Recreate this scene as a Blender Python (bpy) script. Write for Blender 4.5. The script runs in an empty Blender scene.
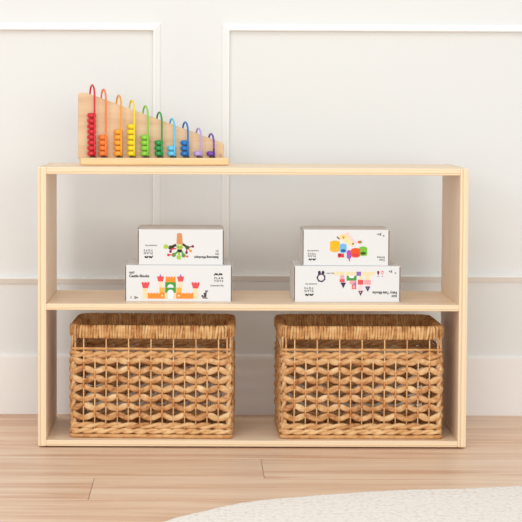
import bpy, bmesh, math, random
from mathutils import Vector, Matrix, Euler

random.seed(7)
S = bpy.context.scene
COL = S.collection
PI = math.pi

# ------------------------------------------------------------------ camera
F_PX, CX, CY = 1867.08, 204.45, 205.59          # focal length and principal point for a 522 px frame
PITCH, YAW, ROLL = 0.05241, 0.0028, 0.00385
CAM = Vector((-0.1145, -3.9523, 0.726))
fwd = Vector((math.sin(YAW) * math.cos(PITCH), math.cos(YAW) * math.cos(PITCH), -math.sin(PITCH)))
r0 = Vector((math.cos(YAW), -math.sin(YAW), 0)); u0 = r0.cross(fwd)
rgt = math.cos(ROLL) * r0 + math.sin(ROLL) * u0
up = -math.sin(ROLL) * r0 + math.cos(ROLL) * u0
cd = bpy.data.cameras.new('camera'); cam = bpy.data.objects.new('camera', cd); COL.objects.link(cam)
cd.sensor_fit = 'HORIZONTAL'; cd.sensor_width = 36.0; cd.lens = F_PX / 522 * 36.0
cd.shift_x = (261 - CX) / 522; cd.shift_y = (CY - 261) / 522
cd.clip_start = 0.05; cd.clip_end = 50
m = Matrix((rgt, up, -fwd)).transposed().to_4x4(); m.translation = CAM
cam.matrix_world = m
S.camera = cam

# ------------------------------------------------------------------ world, lights, exposure
W = bpy.data.worlds.new('world'); S.world = W; W.use_nodes = True
bg = W.node_tree.nodes['Background']
bg.inputs['Color'].default_value = (0.915, 0.975, 0.985, 1); bg.inputs['Strength'].default_value = 0.83

def area(name, loc, target, size, power, color=(1, 1, 1), size_y=None):
    l = bpy.data.lights.new(name, 'AREA'); o = bpy.data.objects.new(name, l); COL.objects.link(o)
    l.energy = power; l.color = color; l.size = size
    if size_y: l.shape = 'RECTANGLE'; l.size_y = size_y
    o.location = loc
    o.rotation_euler = (Vector(target) - Vector(loc)).to_track_quat('-Z', 'Y').to_euler()
    return o
area('window_light', (-1.65, -3.35, 1.6), (0.0, 0.2, 0.45), 0.7, 11, (1.0, 1.0, 0.97))
area('front_fill', (0.2, -5.2, 0.98), (0.0, 0.2, 0.25), 5.0, 96, (1.0, 1.0, 0.98), 1.7)  # unseen frontal fill, added to brighten the wall and the shelf interior
area('overhead_fill', (-0.5, -2.3, 2.5), (-0.1, -0.7, 0.0), 1.8, 24, (0.98, 1.0, 0.99), 1.4)  # added soft fill from above to lift the floor and rug

S.view_settings.view_transform = 'Standard'; S.view_settings.look = 'None'
S.view_settings.gamma = 1.0; S.view_settings.use_curve_mapping = False
S.view_settings.exposure = -0.04

# ------------------------------------------------------------------ materials
def lin(c):
    c = c / 255.0
    return c / 12.92 if c <= 0.04045 else ((c + 0.055) / 1.055) ** 2.4
def rgb(r, g, b): return (lin(r), lin(g), lin(b), 1.0)

def new_mat(name, color, rough=0.6, spec=0.3):
    m = bpy.data.materials.new(name); m.use_nodes = True
    b = m.node_tree.nodes['Principled BSDF']
    b.inputs['Base Color'].default_value = color
    b.inputs['Roughness'].default_value = rough
    b.inputs['Specular IOR Level'].default_value = spec
    return m
def N(m, t, **kw):
    n = m.node_tree.nodes.new(t)
    for k, v in kw.items(): setattr(n, k, v)
    return n
def L(m, a, b): m.node_tree.links.new(a, b)
def BS(m): return m.node_tree.nodes['Principled BSDF']
def ramp(m, stops):
    r = N(m, 'ShaderNodeValToRGB'); e = r.color_ramp.elements
    while len(e) < len(stops): e.new(0.5)
    for el, (p, c) in zip(e, stops): el.position = p; el.color = c
    return r
def coords(m, scale, rot=(0, 0, 0)):
    t = N(m, 'ShaderNodeTexCoord'); mp = N(m, 'ShaderNodeMapping')
    mp.inputs['Scale'].default_value = scale; mp.inputs['Rotation'].default_value = rot
    L(m, t.outputs['Object'], mp.inputs['Vector']); return mp.outputs['Vector']
def noise(m, vec, scale, detail=4, rough=0.55, dist=0.0):
    n = N(m, 'ShaderNodeTexNoise'); n.inputs['Scale'].default_value = scale
    n.inputs['Detail'].default_value = detail; n.inputs['Roughness'].default_value = rough
    n.inputs['Distortion'].default_value = dist
    if vec is not None: L(m, vec, n.inputs['Vector'])
    return n.outputs['Fac']
def bump(m, h, strength, dist):
    b = N(m, 'ShaderNodeBump'); b.inputs['Strength'].default_value = strength; b.inputs['Distance'].default_value = dist
    L(m, h, b.inputs['Height']); L(m, b.outputs['Normal'], BS(m).inputs['Normal'])

def wood(name, dark, mid, light, scale, nscale=1.0, rough=0.45, dist=0.6):
    """grain runs along the axis with the smallest scale"""
    m = new_mat(name, mid, rough, 0.35)
    v = coords(m, scale)
    f = noise(m, v, nscale, 6, 0.6, dist)
    r = ramp(m, [(0.28, dark), (0.5, mid), (0.72, light)])
    L(m, f, r.inputs['Fac']); L(m, r.outputs['Color'], BS(m).inputs['Base Color'])
    return m
def ply(name, axis):
    """plywood edge: thin layers stacked across the board's thickness"""
    m = new_mat(name, rgb(240, 212, 165), 0.5, 0.3)
    t = N(m, 'ShaderNodeTexCoord'); sp = N(m, 'ShaderNodeSeparateXYZ'); L(m, t.outputs['Generated'], sp.inputs[0])
    w = N(m, 'ShaderNodeMath', operation='MULTIPLY'); L(m, sp.outputs[axis], w.inputs[0]); w.inputs[1].default_value = 1.0
    long_ax = {'X': (6, 6, 2), 'Z': (2, 6, 6)}[axis]
    f = noise(m, coords(m, long_ax), 3.0, 3)
    ad = N(m, 'ShaderNodeMath', operation='MULTIPLY_ADD'); L(m, f, ad.inputs[0]); ad.inputs[1].default_value = 0.24
    L(m, w.outputs[0], ad.inputs[2])
    A, B, D = rgb(236, 213, 180), rgb(228, 200, 163), rgb(170, 124, 80)
    r = ramp(m, [(0.0, A), (0.26, A), (0.32, B), (0.43, B), (0.46, D), (0.485, B), (0.60, A), (0.78, A), (0.84, B), (1.0, A)])
    L(m, ad.outputs[0], r.inputs['Fac'])
    L(m, r.outputs['Color'], BS(m).inputs['Base Color'])
    return m

M = {}
M['wall'] = new_mat('wall_paint', rgb(228, 227, 225), 0.75, 0.15)
bump(M['wall'], noise(M['wall'], coords(M['wall'], (1, 1, 1)), 220, 3), 0.03, 0.001)
M['trim'] = new_mat('trim_paint', rgb(244, 242, 239), 0.5, 0.25)
M['base'] = new_mat('baseboard_paint', rgb(238, 234, 231), 0.55, 0.25)
BD, BM_, BL = rgb(231, 200, 166), rgb(238, 211, 180), rgb(243, 221, 194)
M['birch_v'] = wood('birch_side', rgb(237, 210, 180), rgb(243, 219, 192), rgb(247, 228, 206), (14, 14, 1.2), 1.6)
M['birch_h'] = wood('birch_board', BD, BM_, BL, (1.2, 14, 14), 1.6)
M['ply_v'] = ply('ply_edge_upright', 'X')
M['ply_h'] = ply('ply_edge_level', 'Z')
M['beech'] = wood('beech_board', rgb(207, 166, 127), rgb(218, 184, 146), rgb(227, 198, 163), (1.5, 20, 14), 2.0)
M['beech_base'] = wood('beech_base', rgb(232, 188, 136), rgb(241, 204, 156), rgb(247, 218, 176), (1.2, 20, 20), 2.0)

# plank floor
mf = new_mat('oak_floor', rgb(214, 176, 144), 0.42, 0.4); M['floor'] = mf
g = N(mf, 'ShaderNodeNewGeometry'); isl = g.outputs['Random Per Island']
off = N(mf, 'ShaderNodeCombineXYZ'); mu = N(mf, 'ShaderNodeMath', operation='MULTIPLY'); mu.inputs[1].default_value = 37.0
L(mf, isl, mu.inputs[0]); L(mf, mu.outputs[0], off.inputs[0]); L(mf, mu.outputs[0], off.inputs[1])
va = N(mf, 'ShaderNodeVectorMath', operation='ADD'); L(mf, coords(mf, (0.9, 15, 1)), va.inputs[0]); L(mf, off.outputs[0], va.inputs[1])
f1 = noise(mf, va.outputs[0], 1.6, 5, 0.62, 0.7)
va2 = N(mf, 'ShaderNodeVectorMath', operation='ADD'); L(mf, coords(mf, (2.0, 90, 1)), va2.inputs[0]); L(mf, off.outputs[0], va2.inputs[1])
f2 = noise(mf, va2.outputs[0], 2.0, 3, 0.5, 0.3)
mx = N(mf, 'ShaderNodeMath', operation='MULTIPLY_ADD'); L(mf, f2, mx.inputs[0]); mx.inputs[1].default_value = 0.22; L(mf, f1, mx.inputs[2])
mi = N(mf, 'ShaderNodeMath', operation='MULTIPLY_ADD'); L(mf, isl, mi.inputs[0]); mi.inputs[1].default_value = 0.12; L(mf, mx.outputs[0], mi.inputs[2])
rf = ramp(mf, [(0.42, rgb(188, 137, 107)), (0.56, rgb(211, 169, 140)), (0.70, rgb(224, 190, 162)), (0.86, rgb(232, 204, 178))])
L(mf, mi.outputs[0], rf.inputs['Fac']); L(mf, rf.outputs['Color'], BS(mf).inputs['Base Color'])
bump(mf, mx.outputs[0], 0.05, 0.002)
M['gap'] = new_mat('floor_gap', rgb(150, 108, 80), 0.8)

# rug
mr = new_mat('rug_wool', rgb(236, 228, 219), 0.95, 0.05); M['rug'] = mr
vor = N(mr, 'ShaderNodeTexVoronoi'); vor.inputs['Scale'].default_value = 1.0
L(mr, coords(mr, (120, 84, 60), (0, 0, 0.25)), vor.inputs['Vector'])
rr = ramp(mr, [(0.0, rgb(240, 230, 222)), (0.6, rgb(235, 224, 215)), (1.0, rgb(222, 208, 197))])
L(mr, vor.outputs['Distance'], rr.inputs['Fac']); L(mr, rr.outputs['Color'], BS(mr).inputs['Base Color'])
inv = N(mr, 'ShaderNodeMath', operation='SUBTRACT'); inv.inputs[0].default_value = 1.0; L(mr, vor.outputs['Distance'], inv.inputs[1])
bump(mr, inv.outputs[0], 0.4, 0.006)

# water hyacinth
def reed(name, dark, mid, light, amp=0.5):
    m = new_mat(name, mid, 0.55, 0.3)
    g = N(m, 'ShaderNodeNewGeometry')
    f = noise(m, coords(m, (1, 1, 1.6)), 46, 5, 0.68)
    a = N(m, 'ShaderNodeMath', operation='MULTIPLY_ADD'); L(m, g.outputs['Random Per Island'], a.inputs[0]); a.inputs[1].default_value = amp
    L(m, f, a.inputs[2])
    r = ramp(m, [(0.38, dark), (0.5 + amp * 0.35, mid), (0.72 + amp * 0.6, light)])
    L(m, a.outputs[0], r.inputs['Fac']); L(m, r.outputs['Color'], BS(m).inputs['Base Color'])
    f3 = noise(m, coords(m, (1, 1, 1)), 420, 2)
    bump(m, f3, 0.35, 0.0012)
    return m
M['reed'] = reed('water_hyacinth', rgb(154, 96, 54), rgb(205, 153, 101), rgb(232, 197, 150), 0.22)
M['reed_rim'] = reed('hyacinth_wrap', rgb(158, 98, 54), rgb(202, 148, 93), rgb(226, 186, 132), 0.25)
M['stake'] = reed('rattan_stake', rgb(206, 146, 92), rgb(226, 178, 126), rgb(238, 200, 152), 0.3)
M['tie'] = reed('rattan_tie', rgb(186, 112, 58), rgb(206, 138, 80), rgb(220, 160, 100), 0.3)
M['braid'] = reed('braided_hyacinth', rgb(164, 104, 58), rgb(206, 153, 99), rgb(229, 190, 140), 0.27)

M['card'] = new_mat('white_card', rgb(222, 221, 221), 0.5, 0.3)
M['card_edge'] = new_mat('card_inside', rgb(196, 186, 174), 0.8, 0.1)
M['gap_shade'] = new_mat('painted_gap_shade', rgb(112, 84, 70), 0.8, 0.1)  # dark brown that paints in the shade of the carton end gaps
INK = {}
def ink(key, r, g, b):
    if key not in INK: INK[key] = new_mat('ink_' + key, rgb(r, g, b), 0.5, 0.2)
    return INK[key]
for k, c in dict(black=(45, 40, 44), grey=(120, 114, 116), palegrey=(168, 160, 158), red=(216, 58, 66), pinkred=(222, 80, 84), orange=(238, 140, 46), amber=(242, 176, 70),
                 cream=(244, 214, 170), green=(74, 150, 60), lime=(166, 196, 66), olive=(150, 164, 62), brown=(214, 140, 90), darkbrown=(70, 44, 40), maroon=(130, 36, 60),
                 yellow=(240, 180, 24), blue=(110, 180, 232), darkblue=(30, 84, 160), magenta=(184, 70, 170), redorange=(232, 84, 40), leaf=(116, 184, 52), darkgreen=(50, 90, 36),
                 purple=(140, 104, 180), darkpurple=(62, 40, 76), pink=(236, 160, 168), palepink=(246, 204, 204), white=(246, 244, 242), straw=(240, 216, 166)).items():
    ink(k, *c)

PAINT = {}
for k, c in dict(red=(206, 22, 40), orange=(242, 122, 44), amber=(240, 158, 40), yellow=(236, 208, 24), lime=(134, 200, 56), green=(30, 146, 66), sky=(96, 192, 232),
                 blue=(20, 112, 186), lilac=(184, 156, 220), violet=(112, 66, 164)).items():
    PAINT[k] = new_mat('paint_' + k, rgb(*c), 0.32, 0.5)
M['ferrule'] = new_mat('black_ferrule', rgb(24, 20, 20), 0.5)

# ------------------------------------------------------------------ mesh helpers
class MB:
    def __init__(s): s.v = []; s.f = []; s.mi = []; s.sm = []
    def add(s, vs, fs, mi=0, smooth=False):
        o = len(s.v); s.v += [tuple(p) for p in vs]
        for f in fs: s.f.append(tuple(i + o for i in f)); s.mi.append(mi); s.sm.append(smooth)
    def box(s, a, b, mi=0):
        x0, y0, z0 = a; x1, y1, z1 = b
        s.add([(x0, y0, z0), (x1, y0, z0), (x1, y1, z0), (x0, y1, z0), (x0, y0, z1), (x1, y0, z1), (x1, y1, z1), (x0, y1, z1)],
              [(0, 3, 2, 1), (4, 5, 6, 7), (0, 1, 5, 4), (1, 2, 6, 5), (2, 3, 7, 6), (3, 0, 4, 7)], mi)
    def sweep(s, pts, frames, radii, n=8, closed=False, mi=0, caps=True):
        """pts: centres; frames: (n1,n2) per point; radii: (a,b) per point"""
        vs = []; fs = []
        for p, (n1, n2), (a, b) in zip(pts, frames, radii):
            for k in range(n):
                t = 2 * PI * k / n
                vs.append(p + n1 * (a * math.cos(t)) + n2 * (b * math.sin(t)))
        R = len(pts); rng = R if closed else R - 1
        for i in range(rng):
            j = (i + 1) % R
            for k in range(n):
                l = (k + 1) % n
                fs.append((i * n + k, i * n + l, j * n + l, j * n + k))
        if caps and not closed:
            fs.append(tuple(range(n))[::-1]); fs.append(tuple((R - 1) * n + k for k in range(n)))
        s.add(vs, fs, mi, True)
    def tube(s, pts, r, n=8, closed=False, mi=0):
        pts = [Vector(p) for p in pts]; R = len(pts); frames = []
        ref = None
        for i in range(R):
            if closed: t = pts[(i + 1) % R] - pts[i - 1]
            else: t = pts[min(i + 1, R - 1)] - pts[max(i - 1, 0)]
            t.normalize()
            if ref is None: ref = Vector((0, 0, 1)) if abs(t.z) < 0.9 else Vector((1, 0, 0))
            n1 = (ref - t * ref.dot(t)).normalized(); ref = n1
            frames.append((n1, t.cross(n1)))
        rr = r if isinstance(r, list) else [r] * R
        s.sweep(pts, frames, [(q, q) if not isinstance(q, tuple) else q for q in rr], n, closed, mi)
    def lathe(s, prof, c=(0, 0, 0), n=16, mi=0):
        vs = []; fs = []
        for r, z in prof:
            for k in range(n):
                t = 2 * PI * k / n; vs.append((c[0] + r * math.cos(t), c[1] + r * math.sin(t), c[2] + z))
        for i in range(len(prof) - 1):
            for k in range(n):
                l = (k + 1) % n; fs.append((i * n + k, i * n + l, (i + 1) * n + l, (i + 1) * n + k))
        fs.append(tuple(range(n))[::-1]); fs.append(tuple((len(prof) - 1) * n + k for k in range(n)))
        s.add(vs, fs, mi, True)
    def build(s, name, mats, parent=None):
        me = bpy.data.meshes.new(name); me.from_pydata(s.v, [], s.f)
        for mm in (mats if isinstance(mats, list) else [mats]): me.materials.append(mm)
        me.polygons.foreach_set('material_index', s.mi); me.polygons.foreach_set('use_smooth', s.sm)
        me.update()
        o = bpy.data.objects.new(name, me); COL.objects.link(o)
        if parent: o.parent = parent
        return o

def tag(o, label=None, cat=None, group=None, kind=None):
    if label: o['label'] = label
    if cat: o['category'] = cat
    if group: o['group'] = group
    if kind: o['kind'] = kind
    return o
def empty(name, loc, rz=0.0):
    o = bpy.data.objects.new(name, None); COL.objects.link(o); o.location = loc; o.rotation_euler = (0, 0, rz)
    o.empty_display_size = 0.05
    return o
def copy_thing(o, parent=None):
    c = o.copy(); COL.objects.link(c)
    if parent: c.parent = parent
    for ch in list(o.children): copy_thing(ch, c)
    return c

def bevelled(name, size, mats, parent=None, bev=0.0015, seg=2, loc=(0, 0, 0), pick=None):
    """box centred on its own origin, bevelled, pick(normal) -> material slot"""
    bm = bmesh.new(); bmesh.ops.create_cube(bm, size=1.0)
    bmesh.ops.scale(bm, vec=size, verts=bm.verts)
    bmesh.ops.bevel(bm, geom=list(bm.edges), offset=bev, segments=seg, profile=0.5, affect='EDGES')
    bm.normal_update()
    for f in bm.faces:
        if pick: f.material_index = pick(f.normal)
    me = bpy.data.meshes.new(name); bm.to_mesh(me); bm.free()
    for mm in mats: me.materials.append(mm)
    o = bpy.data.objects.new(name, me); COL.objects.link(o); o.location = loc
    if parent: o.parent = parent
    return o

# ------------------------------------------------------------------ the setting
WY = 0.448                                         # wall plane
b = MB(); b.box((-3.2, WY, 0), (3.2, WY + 0.1, 2.6)); tag(b.build('wall_back', M['wall']), 'plain white painted wall behind the bookshelf', 'wall', kind='structure')

# floor: planks running left to right; a dark subfloor shows in the joints
def plank_floor():
    mb = MB(); gap = 0.0005; PW = 0.206; y0 = -0.115
    joints = {0: 0.664, 1: 0.668, -1: 0.0155, -2: -0.318}
    rnd = random.Random(3)
    for k in range(-20, 3):
        yb, yt = y0 + PW * k, y0 + PW * (k + 1)
        yt = min(yt, WY - 0.001)
        if yb >= yt: continue
        jx = joints.get(k, rnd.choice([-0.85, 0.95, -0.72, 0.8]))
        xs = [jx + 1.25 * i for i in range(-4, 5)]
        for xa, xb in zip(xs, xs[1:]):
            xa, xb = max(xa, -3.2), min(xb, 3.2)
            if xb - xa < 0.02: continue
            e = 0.0012
            A = [(xa + gap, yb + gap), (xb - gap, yb + gap), (xb - gap, yt - gap), (xa + gap, yt - gap)]
            I = [(xa + gap + e, yb + gap + e), (xb - gap - e, yb + gap + e), (xb - gap - e, yt - gap - e), (xa + gap + e, yt - gap - e)]
            vs = [(x, y, -0.0035) for x, y in A] + [(x, y, -0.0006) for x, y in A] + [(x, y, 0.0) for x, y in I]
            fs = [(0, 1, 5, 4), (1, 2, 6, 5), (2, 3, 7, 6), (3, 0, 4, 7), (4, 5, 9, 8), (5, 6, 10, 9), (6, 7, 11, 10), (7, 4, 8, 11), (8, 9, 10, 11)]
            mb.add(vs, fs)
    mb.box((-3.2, -4.3, -0.06), (3.2, WY + 0.1, -0.003), 1)
    return mb.build('floor', [M['floor'], M['gap']])
tag(plank_floor(), 'pale oak plank floor', 'floor', kind='structure')

# baseboard with an eased top
def extrude_profile(mb, prof, x0, x1):
    """prof: (y,z) outline, swept along x"""
    n = len(prof)
    vs = [(x0, y, z) for y, z in prof] + [(x1, y, z) for y, z in prof]
    fs = [(i, (i + 1) % n, n + (i + 1) % n, n + i) for i in range(n)] + [tuple(range(n))[::-1], tuple(n + i for i in range(n))]
    mb.add(vs, fs)
b = MB()
extrude_profile(b, [(WY, 0.0), (WY - 0.0105, 0.0), (WY - 0.0105, 0.1345), (WY - 0.0095, 0.139), (WY - 0.007, 0.1415), (WY - 0.0035, 0.143), (WY, 0.1435)], -3.2, 3.2)
tag(b.build('baseboard_back', M['base']), 'tall white baseboard along the wall', 'baseboard', kind='structure')

# picture-frame mouldings: ridge at the inner edge, face sloping down to the outer edge
MOULD = [(0.0, 0.0), (0.0, 0.0035), (0.002, 0.0060), (0.0085, 0.012), (0.0125, 0.0165), (0.0145, 0.0172), (0.0160, 0.0160), (0.0166, 0.0140), (0.0166, 0.0)]
def moulding(name, x0, x1, z0, z1):
    mb = MB(); n = len(MOULD)
    cor = [(x0, z0, 1, 1), (x1, z0, -1, 1), (x1, z1, -1, -1), (x0, z1, 1, -1)]
    vs = []
    for cx, cz, sx, sz in cor:
        for a, h in MOULD: vs.append((cx + sx * a, WY - h, cz + sz * a))
    fs = []
    for c in range(4):
        d = (c + 1) % 4
        for i in range(n - 1): fs.append((c * n + i, d * n + i, d * n + i + 1, c * n + i + 1))
    mb.add(vs, fs)
    o = mb.build(name, M['trim'])
    return tag(o, cat='moulding', kind='structure')
moulding('trim_1', -1.36, -0.2072, 0.3085, 0.9225)['label'] = 'white panel moulding frame on the left of the wall'
moulding('trim_2', -0.0615, 1.12, 0.3165, 0.9225)['label'] = 'white panel moulding frame on the right of the wall'

# rug
def rug():
    pts = [(1.75, -1.2), (1.62, -0.78), (1.25, -0.47), (0.9, -0.385), (0.65, -0.379), (0.51, -0.388), (0.386, -0.4155), (0.27, -0.430), (0.1335, -0.471), (0.004, -0.5247), (-0.056, -0.567), (-0.111, -0.627),
           (-0.173, -0.703), (-0.30, -0.95), (-0.34, -1.25), (-0.22, -1.62), (0.1, -1.92), (0.6, -2.03), (1.15, -1.95), (1.6, -1.62)]
    c = Vector((0.7, -1.2)); K = 14; ring = []
    n = len(pts); P = [Vector(p) for p in pts]
    for i in range(n):
        p0, p1, p2, p3 = P[i - 1], P[i], P[(i + 1) % n], P[(i + 2) % n]
        for k in range(K):
            t = k / K
            q = 0.5 * ((2 * p1) + (p2 - p0) * t + (2 * p0 - 5 * p1 + 4 * p2 - p3) * t * t + (3 * p1 - p0 - 3 * p2 + p3) * t ** 3)
            ring.append(q + Vector((0, -0.05)))
    rnd = random.Random(5)
    prof = [(0.0, 0.0), (0.004, 0.004), (0.002, 0.008), (-0.004, 0.0115), (-0.012, 0.012), (-0.10, 0.0115), (-0.3, 0.012)]
    mb = MB(); vs = []; R = len(ring)
    jit = [rnd.uniform(-0.0015, 0.0015) for _ in ring]
    for d, z in prof:
        for q, j in zip(ring, jit):
            dirv = (q - c).normalized(); w = q + dirv * (d + j)
            vs.append((w.x, w.y, z))
    vs.append((c.x, c.y, 0.012)); fs = []
    for i in range(len(prof) - 1):
        for k in range(R):
            l = (k + 1) % R; fs.append((i * R + l, i * R + k, (i + 1) * R + k, (i + 1) * R + l))
    top = (len(prof) - 1) * R
    for k in range(R): fs.append((top + (k + 1) % R, top + k, len(vs) - 1))
    mb.add(vs, [f[::-1] for f in fs], 0, True)
    return mb.build('rug', M['rug'])
tag(rug(), 'cream woven rug with a curved edge on the plank floor in front of the bookshelf', 'rug')

# ------------------------------------------------------------------ bookshelf
SW, SD, SH, TS = 0.914, 0.30, 0.5995, 0.018
shelf = tag(empty('bookshelf', (0, SD / 2, 0)), 'low pale birch plywood bookshelf with two open compartments standing on the plank floor', 'bookshelf')
edge = lambda n: 1 if (n.y < -0.9 or n.y > 0.9) else 0
for sx in (-1, 1):
    bevelled('side_panel', (TS, SD, SH - 0.003), [M['birch_v'], M['ply_v']], shelf, 0.003, 3, (sx * (SW / 2 - TS / 2), 0, 0.003 + (SH - 0.003) / 2), lambda n: 1 if (abs(n.y) > 0.9 or abs(n.z) > 0.9) else 0)
    for sy in (-1, 1):
        g_ = MB(); g_.lathe([(0.006, 0), (0.007, 0.001), (0.007, 0.0035)], (sx * (SW / 2 - TS / 2), sy * 0.12, 0.0), 14)
        g_.build('floor_glide', M['gap'], shelf)
IW = SW - 2 * TS
for nm, zt, th in (('top_panel', SH - 0.0003, 0.0150), ('shelf_board', 0.3088, 0.0138), ('bottom_panel', 0.0164, 0.0130)):
    bevelled(nm, (IW + 0.0004, SD - 0.001, th), [M['birch_h'], M['ply_h']], shelf, 0.002, 3, (0, 0.0003, zt - th / 2), edge)

# ------------------------------------------------------------------ baskets
BW, BDp, BH = 0.3535, 0.248, 0.2455
PITCH_S = 0.0248

def rrect(w, d, r, step):
    """closed rounded rectangle, counter-clockwise from the front left; returns points and outward normals at even steps"""
    segs = []
    cs = [(w / 2 - r, -d / 2 + r, -PI / 2), (w / 2 - r, d / 2 - r, 0), (-w / 2 + r, d / 2 - r, PI / 2), (-w / 2 + r, -d / 2 + r, PI)]
    raw = []
    for cx, cy, a0 in cs:
        for k in range(9):
            a = a0 + PI / 2 * k / 8
            raw.append((Vector((cx + r * math.cos(a), cy + r * math.sin(a), 0)), Vector((math.cos(a), math.sin(a), 0))))
    raw.append(raw[0])
    Ls = [0.0]
    for (p, _), (q, _) in zip(raw, raw[1:]): Ls.append(Ls[-1] + (q - p).length)
    tot = Ls[-1]; n = int(round(tot / step)); out = []; j = 0
    for i in range(n):
        s = tot * i / n
        while Ls[j + 1] < s: j += 1
        t = (s - Ls[j]) / max(Ls[j + 1] - Ls[j], 1e-9)
        out.append((raw[j][0].lerp(raw[j + 1][0], t), raw[j][1].lerp(raw[j + 1][1], t).normalized()))
    return out, tot

def rope_loop(mb, w, d, r, z, hel, rad, lay, rnd, n=8):
    """two strands laid round each other along a closed rounded rectangle"""
    pts, tot = rrect(w, d, r, 0.004)
    turns = max(1, round(tot / lay)); Np = len(pts)
    for s in range(2):
        ctr, fr, rd = [], [], []
        wob = [rnd.uniform(0.85, 1.15) for _ in range(turns * 2 + 2)]
        for i, (p, nrm) in enumerate(pts):
            ph = 2 * PI * turns * i / Np + PI * s
            c = p + nrm * (hel * 0.8 * math.cos(ph)) + Vector((0, 0, z + hel * math.sin(ph)))
            wq = wob[int(ph / PI)]
            ctr.append(c); fr.append((Vector((0, 0, 1)), nrm)); rd.append((rad * wq, rad * 0.95))
        mb.sweep(ctr, fr, rd, n, True)

def woven(length, nst, rnd):
    """one side's weave in local (u along, w outward, z up); returns strands MB pieces"""
    mb = MB()                                   # slots: 0 strand, 1 stake, 2 tie
    us = [(-nst / 2 + i) * (length / nst) for i in range(nst + 1)]
    P = length / nst; A = 0.0037
    zs = [0.047 + 0.0199 * k for k in range(7)]
    rows = []
    for k, z0 in enumerate(zs):
        ctr, fr, rd = [], [], []
        n = nst * 8
        lob = [(rnd.uniform(0.85, 1.12), rnd.uniform(-0.0010, 0.0010), rnd.uniform(0.7, 1.2)) for _ in range(nst + 1)]
        a_k = A if k < 6 else A * 0.7
        def zz(u): 
            q = (u + length / 2) / P
            i = min(int(q), nst - 1)
            env = math.sin(PI * (q - i)) ** 2
            return z0 + a_k * math.cos(PI * (q + k)) * (0.9 + 0.1 * lob[i][2]) + lob[i][1] * env
        for i in range(n + 1):
            u = -length / 2 + length * i / n
            q = (u + length / 2) / P; c = min(int(q), nst - 1)
            env = math.sin(PI * (q - int(q))) ** 2 if i < n else 0.0
            dz = (zz(u + 0.0005) - zz(u - 0.0005)) / 0.001 if 0 < i < n else 0
            t = Vector((1, 0, dz)).normalized(); n1 = Vector((-t.z, 0, t.x))
            ctr.append(Vector((u, -0.0012 + 0.0026 * env, zz(u))))
            fr.append((n1, Vector((0, 1, 0))))
            f = lob[c][0] * (env) + (1 - env) * 1.0
            rd.append(((0.0058 + 0.0011 * env) * f, 0.0020 + 0.0014 * env))
        # each lobe between two stakes is a piece of leaf of its own
        for i in range(nst):
            mb.sweep(ctr[i * 8:i * 8 + 9], fr[i * 8:i * 8 + 9], rd[i * 8:i * 8 + 9], 8, False, 0)
    for i, u in enumerate(us[1:-1], 1):
        high = (i % 2 == 1)
        ztop = 0.216 if high else 0.176
        j = rnd.uniform(-0.0006, 0.0006)
        mb.tube([(u + j, 0.0006, 0.02), (u, 0.0008, 0.09), (u - j, 0.0006, 0.15), (u, 0.0, ztop)], 0.0014, 6, False, 1)
        # ties where two strands meet
        for k in range(6):
            up_k = math.cos(PI * (i + k)) > 0
            if up_k:
                zc = (zs[k] + zs[k + 1]) / 2
                mb.tube([(u, 0.0012, zc - 0.0080), (u + rnd.uniform(-.0004, .0004), 0.0026, zc), (u, 0.0012, zc + 0.0080)], 0.0019, 6, False, 2)
    return mb

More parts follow.
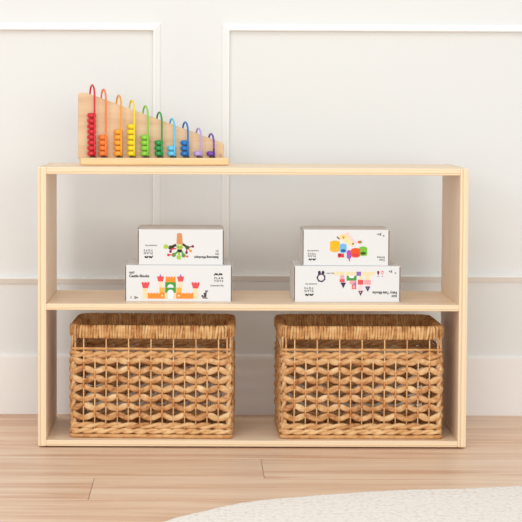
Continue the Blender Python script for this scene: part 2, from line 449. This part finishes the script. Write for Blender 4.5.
def make_basket():
    rnd = random.Random(11)
    root = empty('wicker_basket', (0, 0, 0))
    # woven sides
    sides = [(BW - 0.016, 14, 0.0, (0, -BDp / 2 + 0.004, 0), 0), (BW - 0.016, 14, PI, (0, BDp / 2 - 0.004, 0), 0),
             (BDp - 0.016, 10, PI / 2, (BW / 2 - 0.004, 0, 0), 0), (BDp - 0.016, 10, -PI / 2, (-BW / 2 + 0.004, 0, 0), 0)]
    for length, nst, a, off, _ in sides:
        src = woven(length, nst, rnd)
        R = Matrix.Rotation(a, 3, 'Z')
        flip = []
        for (u, w, z) in src.v:
            p = R @ Vector((u, -w, z)); flip.append((p.x + off[0], p.y + off[1], z))
        src.v = flip; src.f = [f[::-1] for f in src.f]
        src.build('woven_panel', [M['reed'], M['stake'], M['tie']], root)
    # corner posts: strands turned over the corner
    for sx in (-1, 1):
        for sy in (-1, 1):
            mb = MB(); x, y = sx * (BW / 2 - 0.0105), sy * (BDp / 2 - 0.0105)
            for s in range(2):
                pts = []
                for i in range(61):
                    ph = 2 * PI * i / 60 * 3.5 + PI * s
                    pts.append((x + 0.0028 * math.cos(ph), y + 0.0028 * math.sin(ph), 0.02 + 0.155 * i / 60))
                mb.tube(pts, 0.0042, 8)
            for dx, dy in ((0.004, -0.004), (-0.004, 0.004)):
                mb.tube([(x + sx * abs(dx) * 0.9 * (1 if dx > 0 else -0.9), y + sy * abs(dy) * (1 if dy > 0 else -1), 0.165), (x + sx * abs(dx) * 0.9 * (1 if dx > 0 else -0.9), y + sy * abs(dy) * (1 if dy > 0 else -1), 0.22)], 0.0022, 8)
            mb.build('corner_post', M['reed'], root)
    # braids and rods
    mb = MB(); rope_loop(mb, BW - 0.015, BDp - 0.015, 0.010, 0.1795, 0.0040, 0.0052, 0.056, rnd)
    mb.build('upper_braid', M['braid'], root)
    mb = MB()
    rope_loop(mb, BW - 0.013, BDp - 0.013, 0.010, 0.0270, 0.0030, 0.0044, 0.062, rnd)
    rope_loop(mb, BW - 0.012, BDp - 0.012, 0.010, 0.0150, 0.0028, 0.0042, 0.058, rnd)
    mb.build('lower_braid', M['braid'], root)
    for nm, z, r in (('upper_rod', 0.1925, 0.0028), ('bottom_rod', 0.0044, 0.0044)):
        mb = MB(); pts, _ = rrect(BW - 0.009, BDp - 0.009, 0.011, 0.008)
        mb.tube([p + Vector((0, 0, z + rnd.uniform(-.0003, .0003))) for p, _n in pts], r, 8, True)
        mb.build(nm, M['braid'], root)
    # base: a flat woven sheet
    mb = MB()
    for i in range(16):
        x = -BW / 2 + 0.018 + i * (BW - 0.036) / 15
        mb.tube([(x, -BDp / 2 + 0.008, 0.005), (x, 0, 0.0052), (x, BDp / 2 - 0.008, 0.005)], [(0.0024, 0.0098)] * 3, 8)
    mb.build('base', M['reed'], root)
    # wrapped rim: a core band and every turn of the wrap round it
    mb = MB(); Zc, hh, tt = 0.2288, 0.0120, 0.0055
    pts, tot = rrect(BW - 0.014, BDp - 0.014, 0.030, 0.0058)
    n = len(pts)
    core, fr, rd = [], [], []
    for p, nrm in pts:
        core.append(p + Vector((0, 0, Zc))); fr.append((Vector((0, 0, 1)), nrm)); rd.append((hh, tt))
    mb.sweep(core, fr, rd, 10, True)
    for i in range(n):
        p, nrm = pts[i]; tan = Vector((-nrm.y, nrm.x, 0))
        sl = rnd.uniform(-0.0016, 0.0016) + 0.0006; th = 0.0031 * rnd.uniform(0.85, 1.15); bul = rnd.uniform(-0.0006, 0.0009)
        ctr, frs, rds = [], [], []
        for k in range(16):
            a = 2 * PI * k / 16; ca, sa = math.cos(a), math.sin(a)
            e = lambda q: math.copysign(abs(q) ** 0.55, q)
            zo, wo = e(sa) * (hh + 0.0015), e(ca) * (tt + 0.0015 + bul)
            ctr.append(p + Vector((0, 0, Zc + zo)) + nrm * wo + tan * (sl * e(sa) + 0.0004 * e(ca)))
            frs.append(((nrm * ca + Vector((0, 0, sa))).normalized(), tan)); rds.append((0.0016, th))
        mb.sweep(ctr, frs, rds, 6, True)
    mb.build('rim', M['reed_rim'], root)
    return root

BZ = 0.0166
bk1 = make_basket()
bk1.location = (-0.2125, 0.0205 + BDp / 2 + 0.002, BZ); bk1.rotation_euler = (0, 0, math.radians(-2.0))
bk2 = copy_thing(bk1)
bk2.location = (0.2345, 0.0180 + BDp / 2 + 0.002, BZ); bk2.rotation_euler = (0, 0, math.radians(0.5))
tag(bk1, 'woven water hyacinth basket in the bottom compartment of the shelf, at the left side panel', 'basket', 'woven baskets in the shelf')
tag(bk2, 'woven water hyacinth basket in the bottom compartment of the shelf, at the right side panel', 'basket', 'woven baskets in the shelf')

# ------------------------------------------------------------------ toy cartons
def text_mesh(mb, body, x, z, size, mi, align='LEFT', flip=False, spacing=1.0, yoff=0.0):
    """adds flat lettering to a builder in the (x, z) plane of a carton's front; flip turns it upside down about its anchor"""
    cu = bpy.data.curves.new('t', 'FONT'); cu.body = body; cu.size = size; cu.align_x = align; cu.space_character = spacing
    cu.resolution_u = 3; cu.offset = 0.035 * size
    o = bpy.data.objects.new('t', cu); COL.objects.link(o)
    bpy.context.view_layer.update()
    dg = bpy.context.evaluated_depsgraph_get()
    me = bpy.data.meshes.new_from_object(o.evaluated_get(dg))
    s = -1 if flip else 1
    mb.add([(x + s * v.co.x, yoff, z + s * v.co.y) for v in me.vertices], [tuple(p.vertices) for p in me.polygons], mi)
    bpy.data.objects.remove(o); bpy.data.curves.remove(cu); bpy.data.meshes.remove(me)

class Art:
    """printed shapes laid on a carton's front, coordinates in the unit of the artwork, layered by tiny steps"""
    def __init__(s, x0, yb, k, flipv=False):
        s.mb = MB(); s.mats = []; s.x0, s.yb, s.k = x0, yb, k; s.y = -0.00025; s.o = 0
    def slot(s, c):
        if c not in s.mats: s.mats.append(c)
        return s.mats.index(c)
    def P(s, x, y): return ((x - s.x0) * s.k, s.y, (s.yb - y) * s.k)
    def poly(s, pts, c):
        s.y -= 0.000012
        vs = [s.P(x, y) for x, y in pts]
        a = sum(vs[i][0] * vs[(i + 1) % len(vs)][2] - vs[(i + 1) % len(vs)][0] * vs[i][2] for i in range(len(vs)))
        if a < 0: vs = vs[::-1]
        s.mb.add(vs, [tuple(range(len(vs)))], s.slot(c))
    def rect(s, x0, y0, x1, y1, c): s.poly([(x0, y0), (x1, y0), (x1, y1), (x0, y1)], c)
    def disc(s, x, y, rx, c, ry=None, n=20, rot=0.0):
        ry = ry or rx; cr, sr = math.cos(rot), math.sin(rot)
        s.poly([(x + rx * math.cos(t) * cr - ry * math.sin(t) * sr, y + rx * math.cos(t) * sr + ry * math.sin(t) * cr) for t in [2 * PI * i / n for i in range(n)]], c)
    def bar(s, x0, y0, x1, y1, w, c):
        dx, dy = x1 - x0, y1 - y0; l = math.hypot(dx, dy); nx, ny = -dy / l * w / 2, dx / l * w / 2
        s.poly([(x0 + nx, y0 + ny), (x1 + nx, y1 + ny), (x1 - nx, y1 - ny), (x0 - nx, y0 - ny)], c)
    def ring(s, x, y, r0, r1, c, n=28):
        s.y -= 0.000012; vs = []
        for i in range(n):
            t = 2 * PI * i / n; vs += [s.P(x + r0 * math.cos(t), y + r0 * math.sin(t)), s.P(x + r1 * math.cos(t), y + r1 * math.sin(t))]
        s.mb.add(vs, [((2 * i), (2 * i + 1), (2 * ((i + 1) % n) + 1), (2 * ((i + 1) % n))) for i in range(n)][::1], s.slot(c))
    def text(s, body, x, y, size, c, align='LEFT', flip=False, spacing=1.0):
        s.y -= 0.000012
        px, py, pz = s.P(x, y); text_mesh(s.mb, body, px, pz, size * s.k, s.slot(c), align, flip, spacing, py)
    def build(s, name, parent, origin):
        o = s.mb.build(name, [INK[c] for c in s.mats], parent); o.location = origin; return o

def carton(label, x0, x1, z0, z1, y, depth, rz=0.0, flaps=True):
    cx = (x0 + x1) / 2; w = x1 - x0 - 0.0034; h = z1 - z0
    root = tag(empty('toy_carton', (cx, y, z0), rz), label, 'box', 'white toy cartons on the middle shelf')
    bevelled('carton_body', (w, depth, h), [M['card']], root, 0.0007, 2, (0, depth / 2, h / 2))
    # tucked end flaps, standing a hair proud of the body
    for sx in (-1, 1):
        mb = MB(); xx = sx * (w / 2)
        a, b_ = sorted((xx + sx * 0.0011, xx + sx * 0.0018))
        mb.box((a, 0.0010, 0.0008), (b_, depth - 0.002, h - 0.0015))
        mb.build('end_flap', M['card'], root)
        mb = MB(); a, b_ = sorted((xx - sx * 0.0010, xx + sx * 0.0012)); mb.box((a, -0.0002, 0.002), (b_, 0.006, h - 0.002))  # dark strip filling the flap gap, its shadow line put in as colour
        mb.build('gap_shade_strip', M['gap_shade'], root)
    # lid seam along the back of the top
    mb = MB(); mb.box((-w / 2 + 0.003, depth * 0.985 - 0.0006, h), (w / 2 - 0.003, depth * 0.985, h + 0.0004)); mb.build('lid_flap', M['card_edge'], root)
    return root, (-w / 2 - 0.0017, 0, 0)

Zs = 0.3090
KP = 0.00215
def logo(a, x, y, c='black', flip=False, w=8.5):
    """row of four little marks over two rows of spaced capitals"""
    s = -1 if flip else 1
    marks = [(-1.5, 0.5), (-0.5, -0.3), (0.5, 0.3), (1.5, -0.2)]
    u = w / 8.5
    q = 1.3 * u
    for i, (mx_, my) in enumerate(marks):
        X, Y = x + s * mx_ * 2.2 * u, y + s * (my * 0.5) * u
        if i % 2: a.disc(X, Y, 0.8 * q, c)
        else:
            a.bar(X - s * 0.8 * u, Y + s * 0.8 * u, X + s * 0.9 * u, Y - s * 0.9 * u, 0.8 * q, c); a.disc(X + s * 0.7 * u, Y - s * 0.7 * u, 0.7 * q, c)
    a.text('PLAN', x + s * 0.6, y + s * 4.6 * u, 2.7 * u, c, 'CENTER', flip, 1.55)
    a.text('TOYS', x + s * 0.6, y + s * 7.4 * u, 2.7 * u, c, 'CENTER', flip, 1.55)

# lower left carton: castle blocks
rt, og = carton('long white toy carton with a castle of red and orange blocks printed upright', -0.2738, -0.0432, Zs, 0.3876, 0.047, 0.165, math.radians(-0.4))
a = Art(125.0, 301.7, KP)
for s in (-1, 1):
    X = lambda dx: 170.7 + s * dx
    def R_(d0, y0, d1, y1, c): a.rect(X(d0), y0, X(d1), y1, c)
    R_(23.0, 288.0, 27.6, 298.6, 'cream')
    a.poly([(X(20.8), 282.8), (X(29.2), 282.8), (X(27.6), 288.3), (X(22.6), 288.3)], 'pinkred')
    for i in range(3): R_(21.2 + i * 3.0, 282.0, 22.8 + i * 3.0, 283.2, 'pinkred')
    R_(11.0, 293.6, 22.8, 298.6, 'orange')
    for i in range(4): R_(12.4 + i * 2.9, 292.7, 14.0 + i * 2.9, 293.8, 'orange')
    R_(5.8, 287.5, 11.0, 292.4, 'amber'); R_(5.8, 292.4, 11.0, 298.6, 'orange'); a.disc(X(8.3), 295.6, 1.0, 'cream')
    R_(8.1, 281, 11.6, 287.5, 'cream')
    a.poly([(X(6.5), 276.4), (X(13.6), 276.4), (X(12.4), 281.5), (X(7.7), 281.5)], 'pinkred')
    a.poly([(X(9.0), 276.4), (X(11.2), 276.4), (X(10.1), 273.8)], 'purple')
    R_(2.9, 292.7, 5.6, 298.6, 'cream')
a.rect(165.9, 277.4, 175.6, 282.1, 'orange')
for i in range(4): a.rect(165.9 + i * 2.7, 276.4, 167.5 + i * 2.7, 277.6, 'orange')
a.rect(165.4, 282.1, 176.0, 287.4, 'green'); a.rect(165.4, 287.6, 176.0, 292.8, 'green')
half = lambda x, y, r: [(x + r * math.cos(t), y - r * math.sin(t)) for t in [PI * i / 12 for i in range(13)]]
a.poly(half(170.7, 287.4, 3.1), 'white'); a.poly(half(170.7, 292.8, 3.1), 'white'); a.rect(168.2, 292.8, 173.2, 298.6, 'white')
a.build('printed_picture', rt, og)
a = Art(125.0, 301.7, KP); a.text('5607', 129.2, 273.6, 2.8, 'black'); a.build('lettering', rt, og)
a = Art(125.0, 301.7, KP); a.text('Castle Blocks', 129.2, 277.2, 3.7, 'black'); a.build('lettering', rt, og)
a = Art(125.0, 301.7, KP); a.text('3+', 134.2, 299.0, 3.8, 'black'); a.build('lettering', rt, og)
a = Art(125.0, 301.7, KP); a.text('Sustainable Play', 210.6, 286.0, 2.1, 'grey'); a.build('lettering', rt, og)
a = Art(125.0, 301.7, KP); a.disc(131.2, 296.8, 0.5, 'grey'); a.bar(131.2, 297.2, 131.2, 298.8, 0.7, 'grey'); a.build('printed_mark', rt, og)
a = Art(125.0, 301.7, KP); logo(a, 218.2, 274.2)
a.build('printed_logo', rt, og)
a = Art(125.0, 301.7, KP)                                     # dark little figure beside the castle
a.bar(206.3, 290.2, 205.6, 298.2, 1.8, 'grey'); a.bar(204.2, 292.8, 205.8, 296.4, 1.3, 'black'); a.disc(202.6, 295.8, 1.0, 'black'); a.bar(202.4, 297.6, 207.8, 298.2, 1.2, 'grey'); a.disc(207.4, 291.0, 0.9, 'grey'); a.bar(203.6, 297.4, 206.0, 293.4, 0.9, 'black')
a.build('printed_emblem', rt, og)
for sx, hgt in ((-1, 0.008), (1, 0.003)):                                             # flap corners that have sprung up
    mb = MB(); w2 = 0.2306 / 2
    mb.tube([(sx * (w2 - 0.001), 0.003, 0.077), (sx * (w2 + 0.0005), 0.004, 0.0786 + hgt * 0.5), (sx * (w2 - 0.002), 0.004, 0.0786 + hgt)], [(0.0006, 0.0016)] * 3, 6)
    mb.build('sprung_flap_corner', M['card_edge'], rt)

# upper left carton: balancing figures, printed side turned upside down
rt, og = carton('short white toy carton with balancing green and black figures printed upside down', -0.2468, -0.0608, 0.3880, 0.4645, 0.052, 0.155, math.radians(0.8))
a = Art(137.3, 264.6, KP)
a.poly([(176.8, 233.2), (181.6, 233.2), (182.6, 243.6), (176.2, 243.6)], 'brown'); a.disc(179.2, 233.4, 2.4, 'brown', 0.7)
def limb(x0, y0, x1, y1, w, c, r=None, cb=None):
    a.bar(x0, y0, x1, y1, w, c); a.disc(x1, y1, r or w * 0.8, cb or c)
limb(176, 244.5, 170.0, 247.2, 2.6, 'darkbrown'); limb(170.6, 247, 165.6, 246.3, 1.2, 'olive', 2.3, 'lime'); a.disc(171.5, 247, 2.4, 'black', 1.8)
limb(171.4, 248, 170.3, 251.2, 1.4, 'maroon', 1.4); limb(176, 248.2, 172.2, 248.6, 1.2, 'red', 1.0)
limb(182.4, 243.6, 187.0, 247.0, 2.2, 'darkbrown'); a.disc(187.2, 247.2, 2.2, 'darkgreen', 1.8); limb(188, 246.8, 192.5, 246.0, 1.0, 'maroon', 1.3); limb(188, 248.6, 190.5, 250.6, 1.2, 'orange', 1.3)
limb(186.6, 248.5, 186.3, 252.2, 1.2, 'maroon', 1.4)
limb(177.8, 251, 173.6, 254.6, 1.6, 'green', 2.1); limb(173.4, 254.6, 168.2, 254.6, 1.1, 'red', 1.4)
limb(181.6, 251, 183.4, 255.2, 1.8, 'green', 2.0); limb(184, 255.4, 187.2, 256.2, 0.9, 'pinkred', 1.0); limb(179.0, 251.5, 178.6, 257.0, 2.2, 'lime', 2.3)
a.disc(179.4, 250.2, 2.4, 'black', 2.0); a.disc(179.4, 246.4, 3.4, 'lime', 2.8); a.disc(178.2, 246.8, 0.5, 'black'); a.disc(180.6, 246.8, 0.5, 'black'); a.disc(179.4, 244.9, 1.3, 'straw', 0.7)
a.build('printed_picture', rt, og)
a = Art(137.3, 264.6, KP); a.text('Balancing Monkeys', 218.4, 255.9, 3.2, 'black', 'LEFT', True); a.build('lettering', rt, og)
a = Art(137.3, 264.6, KP); a.text('Jeu', 218.4, 253.0, 2.8, 'grey', 'LEFT', True); a.build('lettering', rt, og)
a = Art(137.3, 264.6, KP); a.text('3+', 218.4, 249.6, 3.0, 'grey', 'LEFT', True); a.build('lettering', rt, og)
a = Art(137.3, 264.6, KP); a.text('Sustainable Play', 156.8, 244.6, 1.9, 'grey', 'LEFT', True); a.build('lettering', rt, og)
a = Art(137.3, 264.6, KP); logo(a, 148.6, 256.6, 'black', True)
a.build('printed_logo', rt, og)

# lower right carton: castle printed upside down
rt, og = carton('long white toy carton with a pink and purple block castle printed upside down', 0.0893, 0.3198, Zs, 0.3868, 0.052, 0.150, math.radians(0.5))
a = Art(292.5, 302.0, KP)
a.rect(335.2, 271.6, 343.2, 275, 'cream'); a.rect(344.5, 271.6, 355.0, 275.4, 'cream'); a.rect(355.4, 271.4, 360.0, 275.6, 'purple'); a.rect(361, 271.6, 372.2, 275.2, 'cream')
a.rect(339.2, 275, 343.0, 279.0, 'pink'); a.rect(338.6, 279.0, 343.6, 282.0, 'pinkred'); a.poly([(339.4, 282.4), (345.0, 282.4), (342.2, 288.2)], 'darkpurple')
a.rect(345.6, 275.4, 355.4, 280.4, 'green'); a.poly([(347.4, 275.4), (353.6, 275.4), (352.2, 277.8), (348.8, 277.8)], 'white')
a.rect(348.6, 280.4, 355.2, 284.0, 'pink'); a.rect(350.8, 284.2, 355.2, 289.0, 'pinkred'); a.rect(351.6, 285, 354.2, 288.2, 'pink'); a.poly([(355.0, 281), (355.0, 284.6), (351.8, 284.6)], 'purple')
a.rect(358.0, 275.6, 361.4, 280, 'cream'); a.rect(356.8, 279.6, 362.2, 284.4, 'pinkred'); a.rect(358.0, 284.8, 361.0, 290, 'palepink'); a.poly([(357.2, 290.6), (362.2, 290.6), (359.6, 295.8)], 'darkpurple'); a.disc(359.5, 292.0, 0.7, 'pink')
a.rect(364.8, 275.2, 368.6, 279.6, 'cream'); a.rect(363.2, 279.6, 369.8, 284.2, 'pink'); a.rect(364.8, 284.2, 368.4, 286.2, 'palepink'); a.poly([(364.0, 286.2), (369.4, 286.2), (366.8, 291.6)], 'darkpurple'); a.disc(366.7, 287.8, 0.8, 'purple')
a.rect(333.0, 271.8, 335.2, 274.2, 'straw'); a.rect(372.2, 271.8, 374, 273.2, 'straw')
a.build('printed_picture', rt, og)
a = Art(292.5, 302.0, KP)
a.ring(320.0, 277.6, 3.0, 4.3, 'darkpurple'); a.disc(318.2, 272.4, 1.5, 'darkpurple', 1.8); a.disc(321.9, 272.4, 1.5, 'darkpurple', 1.8)
for i in range(7):
    t = 2 * PI * (i + 0.5) / 7; a.disc(320 + 4.2 * math.cos(t), 277.6 + 4.2 * math.sin(t), 0.6, 'darkpurple')
a.build('printed_emblem', rt, og); a = Art(292.5, 302.0, KP)
a.disc(377.2, 272.0, 1.2, 'maroon', 1.5); a.poly([(376.2, 273), (378.2, 273), (377.2, 275.4)], 'maroon'); a.rect(376.2, 276.0, 378.2, 276.4, 'grey'); a.build('printed_mark', rt, og); a = Art(292.5, 302.0, KP); a.disc(381.4, 272.0, 1.2, 'pinkred', 1.5); a.poly([(380.4, 273), (382.4, 273), (381.4, 275.4)], 'pink'); a.disc(381.4, 272.2, 0.6, 'white')
a.rect(380.4, 276.0, 382.4, 276.4, 'grey')
a.build('printed_mark', rt, og)
a = Art(292.5, 302.0, KP); a.text('Fairy Tale Blocks', 396.2, 291.4, 3.6, 'black', 'LEFT', True); a.build('lettering', rt, og)
a = Art(292.5, 302.0, KP); a.text('5650', 396.2, 295.0, 2.7, 'black', 'LEFT', True); a.build('lettering', rt, og)
a = Art(292.5, 302.0, KP); a.text('3+', 391.4, 270.0, 3.4, 'black', 'LEFT', True); a.build('lettering', rt, og)
a = Art(292.5, 302.0, KP); a.text('Sustainable Play', 316.0, 283.4, 1.9, 'grey', 'LEFT', True); a.build('lettering', rt, og)
a = Art(292.5, 302.0, KP); a.text('little rabbit', 333.2, 272.6, 1.8, 'grey', 'LEFT', True); a.build('lettering', rt, og)
a = Art(292.5, 302.0, KP); a.disc(394.4, 272.8, 1.0, 'palegrey'); a.build('printed_mark', rt, og)
a = Art(292.5, 302.0, KP); logo(a, 308.4, 294.6, 'black', True)
a.build('printed_logo', rt, og)

# upper right carton: coloured cups
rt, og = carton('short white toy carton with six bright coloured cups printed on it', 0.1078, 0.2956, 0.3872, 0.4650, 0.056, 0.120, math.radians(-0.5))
a = Art(302.3, 265.2, KP)
a.poly([(336.6, 236.8), (339.6, 234.2), (355.0, 243.4), (352.6, 246.2)], 'straw'); a.poly([(345.8, 232.2), (348.0, 231.4), (357.0, 242.0), (354.6, 243.8)], 'palepink'); a.poly([(340, 234), (345.8, 232.4), (354, 243.2)], 'cream')
a.bar(336.8, 236.2, 339.6, 238.6, 1.1, 'darkbrown'); a.disc(343.4, 236.4, 1.5, 'amber'); a.disc(343.4, 237.2, 0.8, 'green'); a.disc(353.0, 243.2, 0.9, 'darkgreen'); a.disc(359.8, 241.4, 2.2, 'redorange', 1.5); a.disc(360.4, 241.6, 0.9, 'green')
def cup(x0, y0, x1, y1, c, cd_):
    xm, rx = (x0 + x1) / 2, (x1 - x0) / 2
    a.rect(x0, y0 + 1.8, x1, y1 - 2.0, c); a.disc(xm, y0 + 1.9, rx, c, 1.9); a.disc(xm, y1 - 2.1, rx, c, 2.3); a.disc(xm + 0.2, y1 - 2.3, rx * 0.72, cd_, 1.5)
a.poly([(338, 252.6), (344.0, 253.2), (344.2, 256.8), (337.8, 257)], 'red'); a.disc(339.6, 254.6, 1.3, 'maroon')
cup(330, 240, 339.8, 251.4, 'yellow', 'amber'); cup(339.6, 243, 346.6, 252.4, 'blue', 'darkblue')
cup(346.8, 249.5, 351.4, 258.2, 'magenta', 'purple'); a.bar(349.2, 257, 349.6, 260.6, 1.2, 'magenta')
cup(359.0, 245.8, 367.2, 255.0, 'leaf', 'darkgreen'); cup(351, 247.4, 360.2, 256.8, 'redorange', 'red'); a.disc(366.2, 254.6, 0.8, 'lime')
a.build('printed_picture', rt, og)
a = Art(302.3, 265.2, KP); a.text('Sorting', 385.0, 255.9, 2.7, 'grey', 'LEFT', True); a.build('lettering', rt, og)
a = Art(302.3, 265.2, KP); a.text('Cups', 385.0, 258.6, 2.7, 'grey', 'LEFT', True); a.build('lettering', rt, og)
a = Art(302.3, 265.2, KP); a.text('3+', 381.4, 232.4, 3.4, 'black', 'LEFT', True); a.build('lettering', rt, og)
a = Art(302.3, 265.2, KP); a.text('Sustainable Play', 318.6, 249.8, 1.8, 'grey', 'LEFT', True); a.build('lettering', rt, og)
a = Art(302.3, 265.2, KP); a.disc(383.6, 235.0, 0.8, 'grey'); a.disc(377.0, 233.4, 0.5, 'grey'); a.build('printed_mark', rt, og)
a = Art(302.3, 265.2, KP); logo(a, 312.4, 258.9, 'black', True, 7.4)
a.build('printed_logo', rt, og)

# ------------------------------------------------------------------ counting toy
ab = tag(empty('abacus', (-0.2145, 0.165, SH), math.radians(5.0)), 'wooden stepped counting abacus with ten coloured bead wires, on top of the bookshelf', 'abacus')
ABW, ABD, ABH = 0.3258, 0.075, 0.0165
bevelled('base', (ABW, ABD, ABH), [M['beech_base']], ab, 0.004, 4, (0, 0, ABH / 2))
def rounded_poly(pts, rad, n=6):
    out = []; m_ = len(pts)
    for i in range(m_):
        p, a_, c_ = Vector(pts[i]), Vector(pts[i - 1]), Vector(pts[(i + 1) % m_]); r = rad[i]
        if r == 0: out.append(p); continue
        d1, d2 = (a_ - p).normalized(), (c_ - p).normalized()
        ang = d1.angle(d2); t = r / math.tan(ang / 2); q1, q2 = p + d1 * t, p + d2 * t
        ctr = p + (d1 + d2).normalized() * (r / math.sin(ang / 2))
        for k in range(n + 1):
            v = q1.lerp(q2, k / n) - ctr; out.append(ctr + v.normalized() * r)
    return out
def slab(name, outline, y0, y1, mat, parent, bev=0.0018):
    bm = bmesh.new(); vs = [bm.verts.new((p.x, y0, p.y)) for p in outline]; f = bm.faces.new(vs)
    ex = bmesh.ops.extrude_face_region(bm, geom=[f])
    bmesh.ops.translate(bm, vec=(0, y1 - y0, 0), verts=[g_ for g_ in ex['geom'] if isinstance(g_, bmesh.types.BMVert)])
    bmesh.ops.recalc_face_normals(bm, faces=bm.faces)
    eds = [e for e in bm.edges if abs(e.verts[0].co.y - e.verts[1].co.y) < 1e-6]
    bmesh.ops.bevel(bm, geom=eds, offset=bev, segments=2, profile=0.5, affect='EDGES')
    me = bpy.data.meshes.new(name); bm.to_mesh(me); bm.free(); me.materials.append(mat)
    o = bpy.data.objects.new(name, me); COL.objects.link(o); o.parent = parent; return o
out = rounded_poly([(-0.1670, ABH - 0.003), (0.1550, ABH - 0.003), (0.1550, 0.0480), (-0.1475, 0.1578), (-0.1670, 0.1592)], [0, 0, 0.009, 0.012, 0.007])
board = slab('back_board', out, -0.001, 0.011, M['beech'], ab)
mb = MB(); mb.box((0.1435, -0.00125, ABH + 0.0008), (0.1505, -0.0011, ABH + 0.0075)); mb.box((0.1448, -0.0014, ABH + 0.002), (0.1492, -0.00126, ABH + 0.0045), 1)
mb.build('maker_stamp', [INK['palegrey'], INK['brown']], board)

PXM = 0.002187
legs = [('red', 94.6, 85.2, 8), ('orange', 105.9, 89.6, 4), ('amber', 121.2, 95.4, 5), ('yellow', 134.3, 100.4, 6), ('lime', 148.0, 106.0, 4), ('green', 162.0, 112.3, 3),
        ('sky', 174.9, 118.7, 2), ('blue', 188.3, 122.0, 3), ('lilac', 201.7, 128.3, 1), ('violet', 214.5, 133.8, 1)]
YF, YB = -0.0205, 0.0185
BP, BR = 0.0119, 0.0097
bead_prof = [(0.0012, -0.0057)] + [(BR * (abs(math.cos(t)) ** 0.6), 0.0057 * math.copysign(abs(math.sin(t)) ** 0.75, t)) for t in [-1.35 + 2.7 * i / 10 for i in range(11)]] + [(0.0012, 0.0057)]
for cname, px, apy, nb in legs:
    xf = (px - 154.1) * PXM - 0.0017; xb = xf - 0.0088
    za = (157.5 - apy) * PXM + ABH + 0.0003 - SH * 0
    rl = 0.0195; r_w = 0.0021
    zc = za - 0.022
    mb = MB(); pts = [(xf, YF, ABH - 0.002), (xf, YF, ABH + 0.02), (xf, YF, (ABH + zc) / 2), (xf, YF, zc - 0.008)]
    for k in range(13):
        t = PI * k / 12
        s_ = (1 - math.cos(t)) / 2
        pts.append((xf + (xb - xf) * s_, YF + (YB - YF) * s_, zc + 0.0222 * math.sin(t)))
    pts += [(xb, YB, zc - 0.008), (xb, YB, (ABH + zc) / 2), (xb, YB, ABH - 0.002)]
    mb.tube(pts, r_w, 8); w = mb.build('bead_wire', PAINT[cname], ab); w['label'] = cname + ' painted wire loop'
    for (x, y) in ((xf, YF), (xb, YB), (xf - 0.0062, YF - 0.001)):
        mb = MB(); mb.lathe([(0.0038, -0.0002), (0.0040, 0.0006), (0.0034, 0.0026)], (x, y, ABH), 10)
        mb.build('ferrule', M['ferrule'], w)
    for i in range(nb):
        mb = MB(); mb.lathe(bead_prof, (0, 0, 0), 20)
        bd = mb.build('bead', PAINT[cname], ab); bd['label'] = cname + ' bead'
        bd.location = (xf - 0.0060 + random.uniform(-.0004, .0004), YF + 0.0075, ABH + 0.0088 + i * BP)
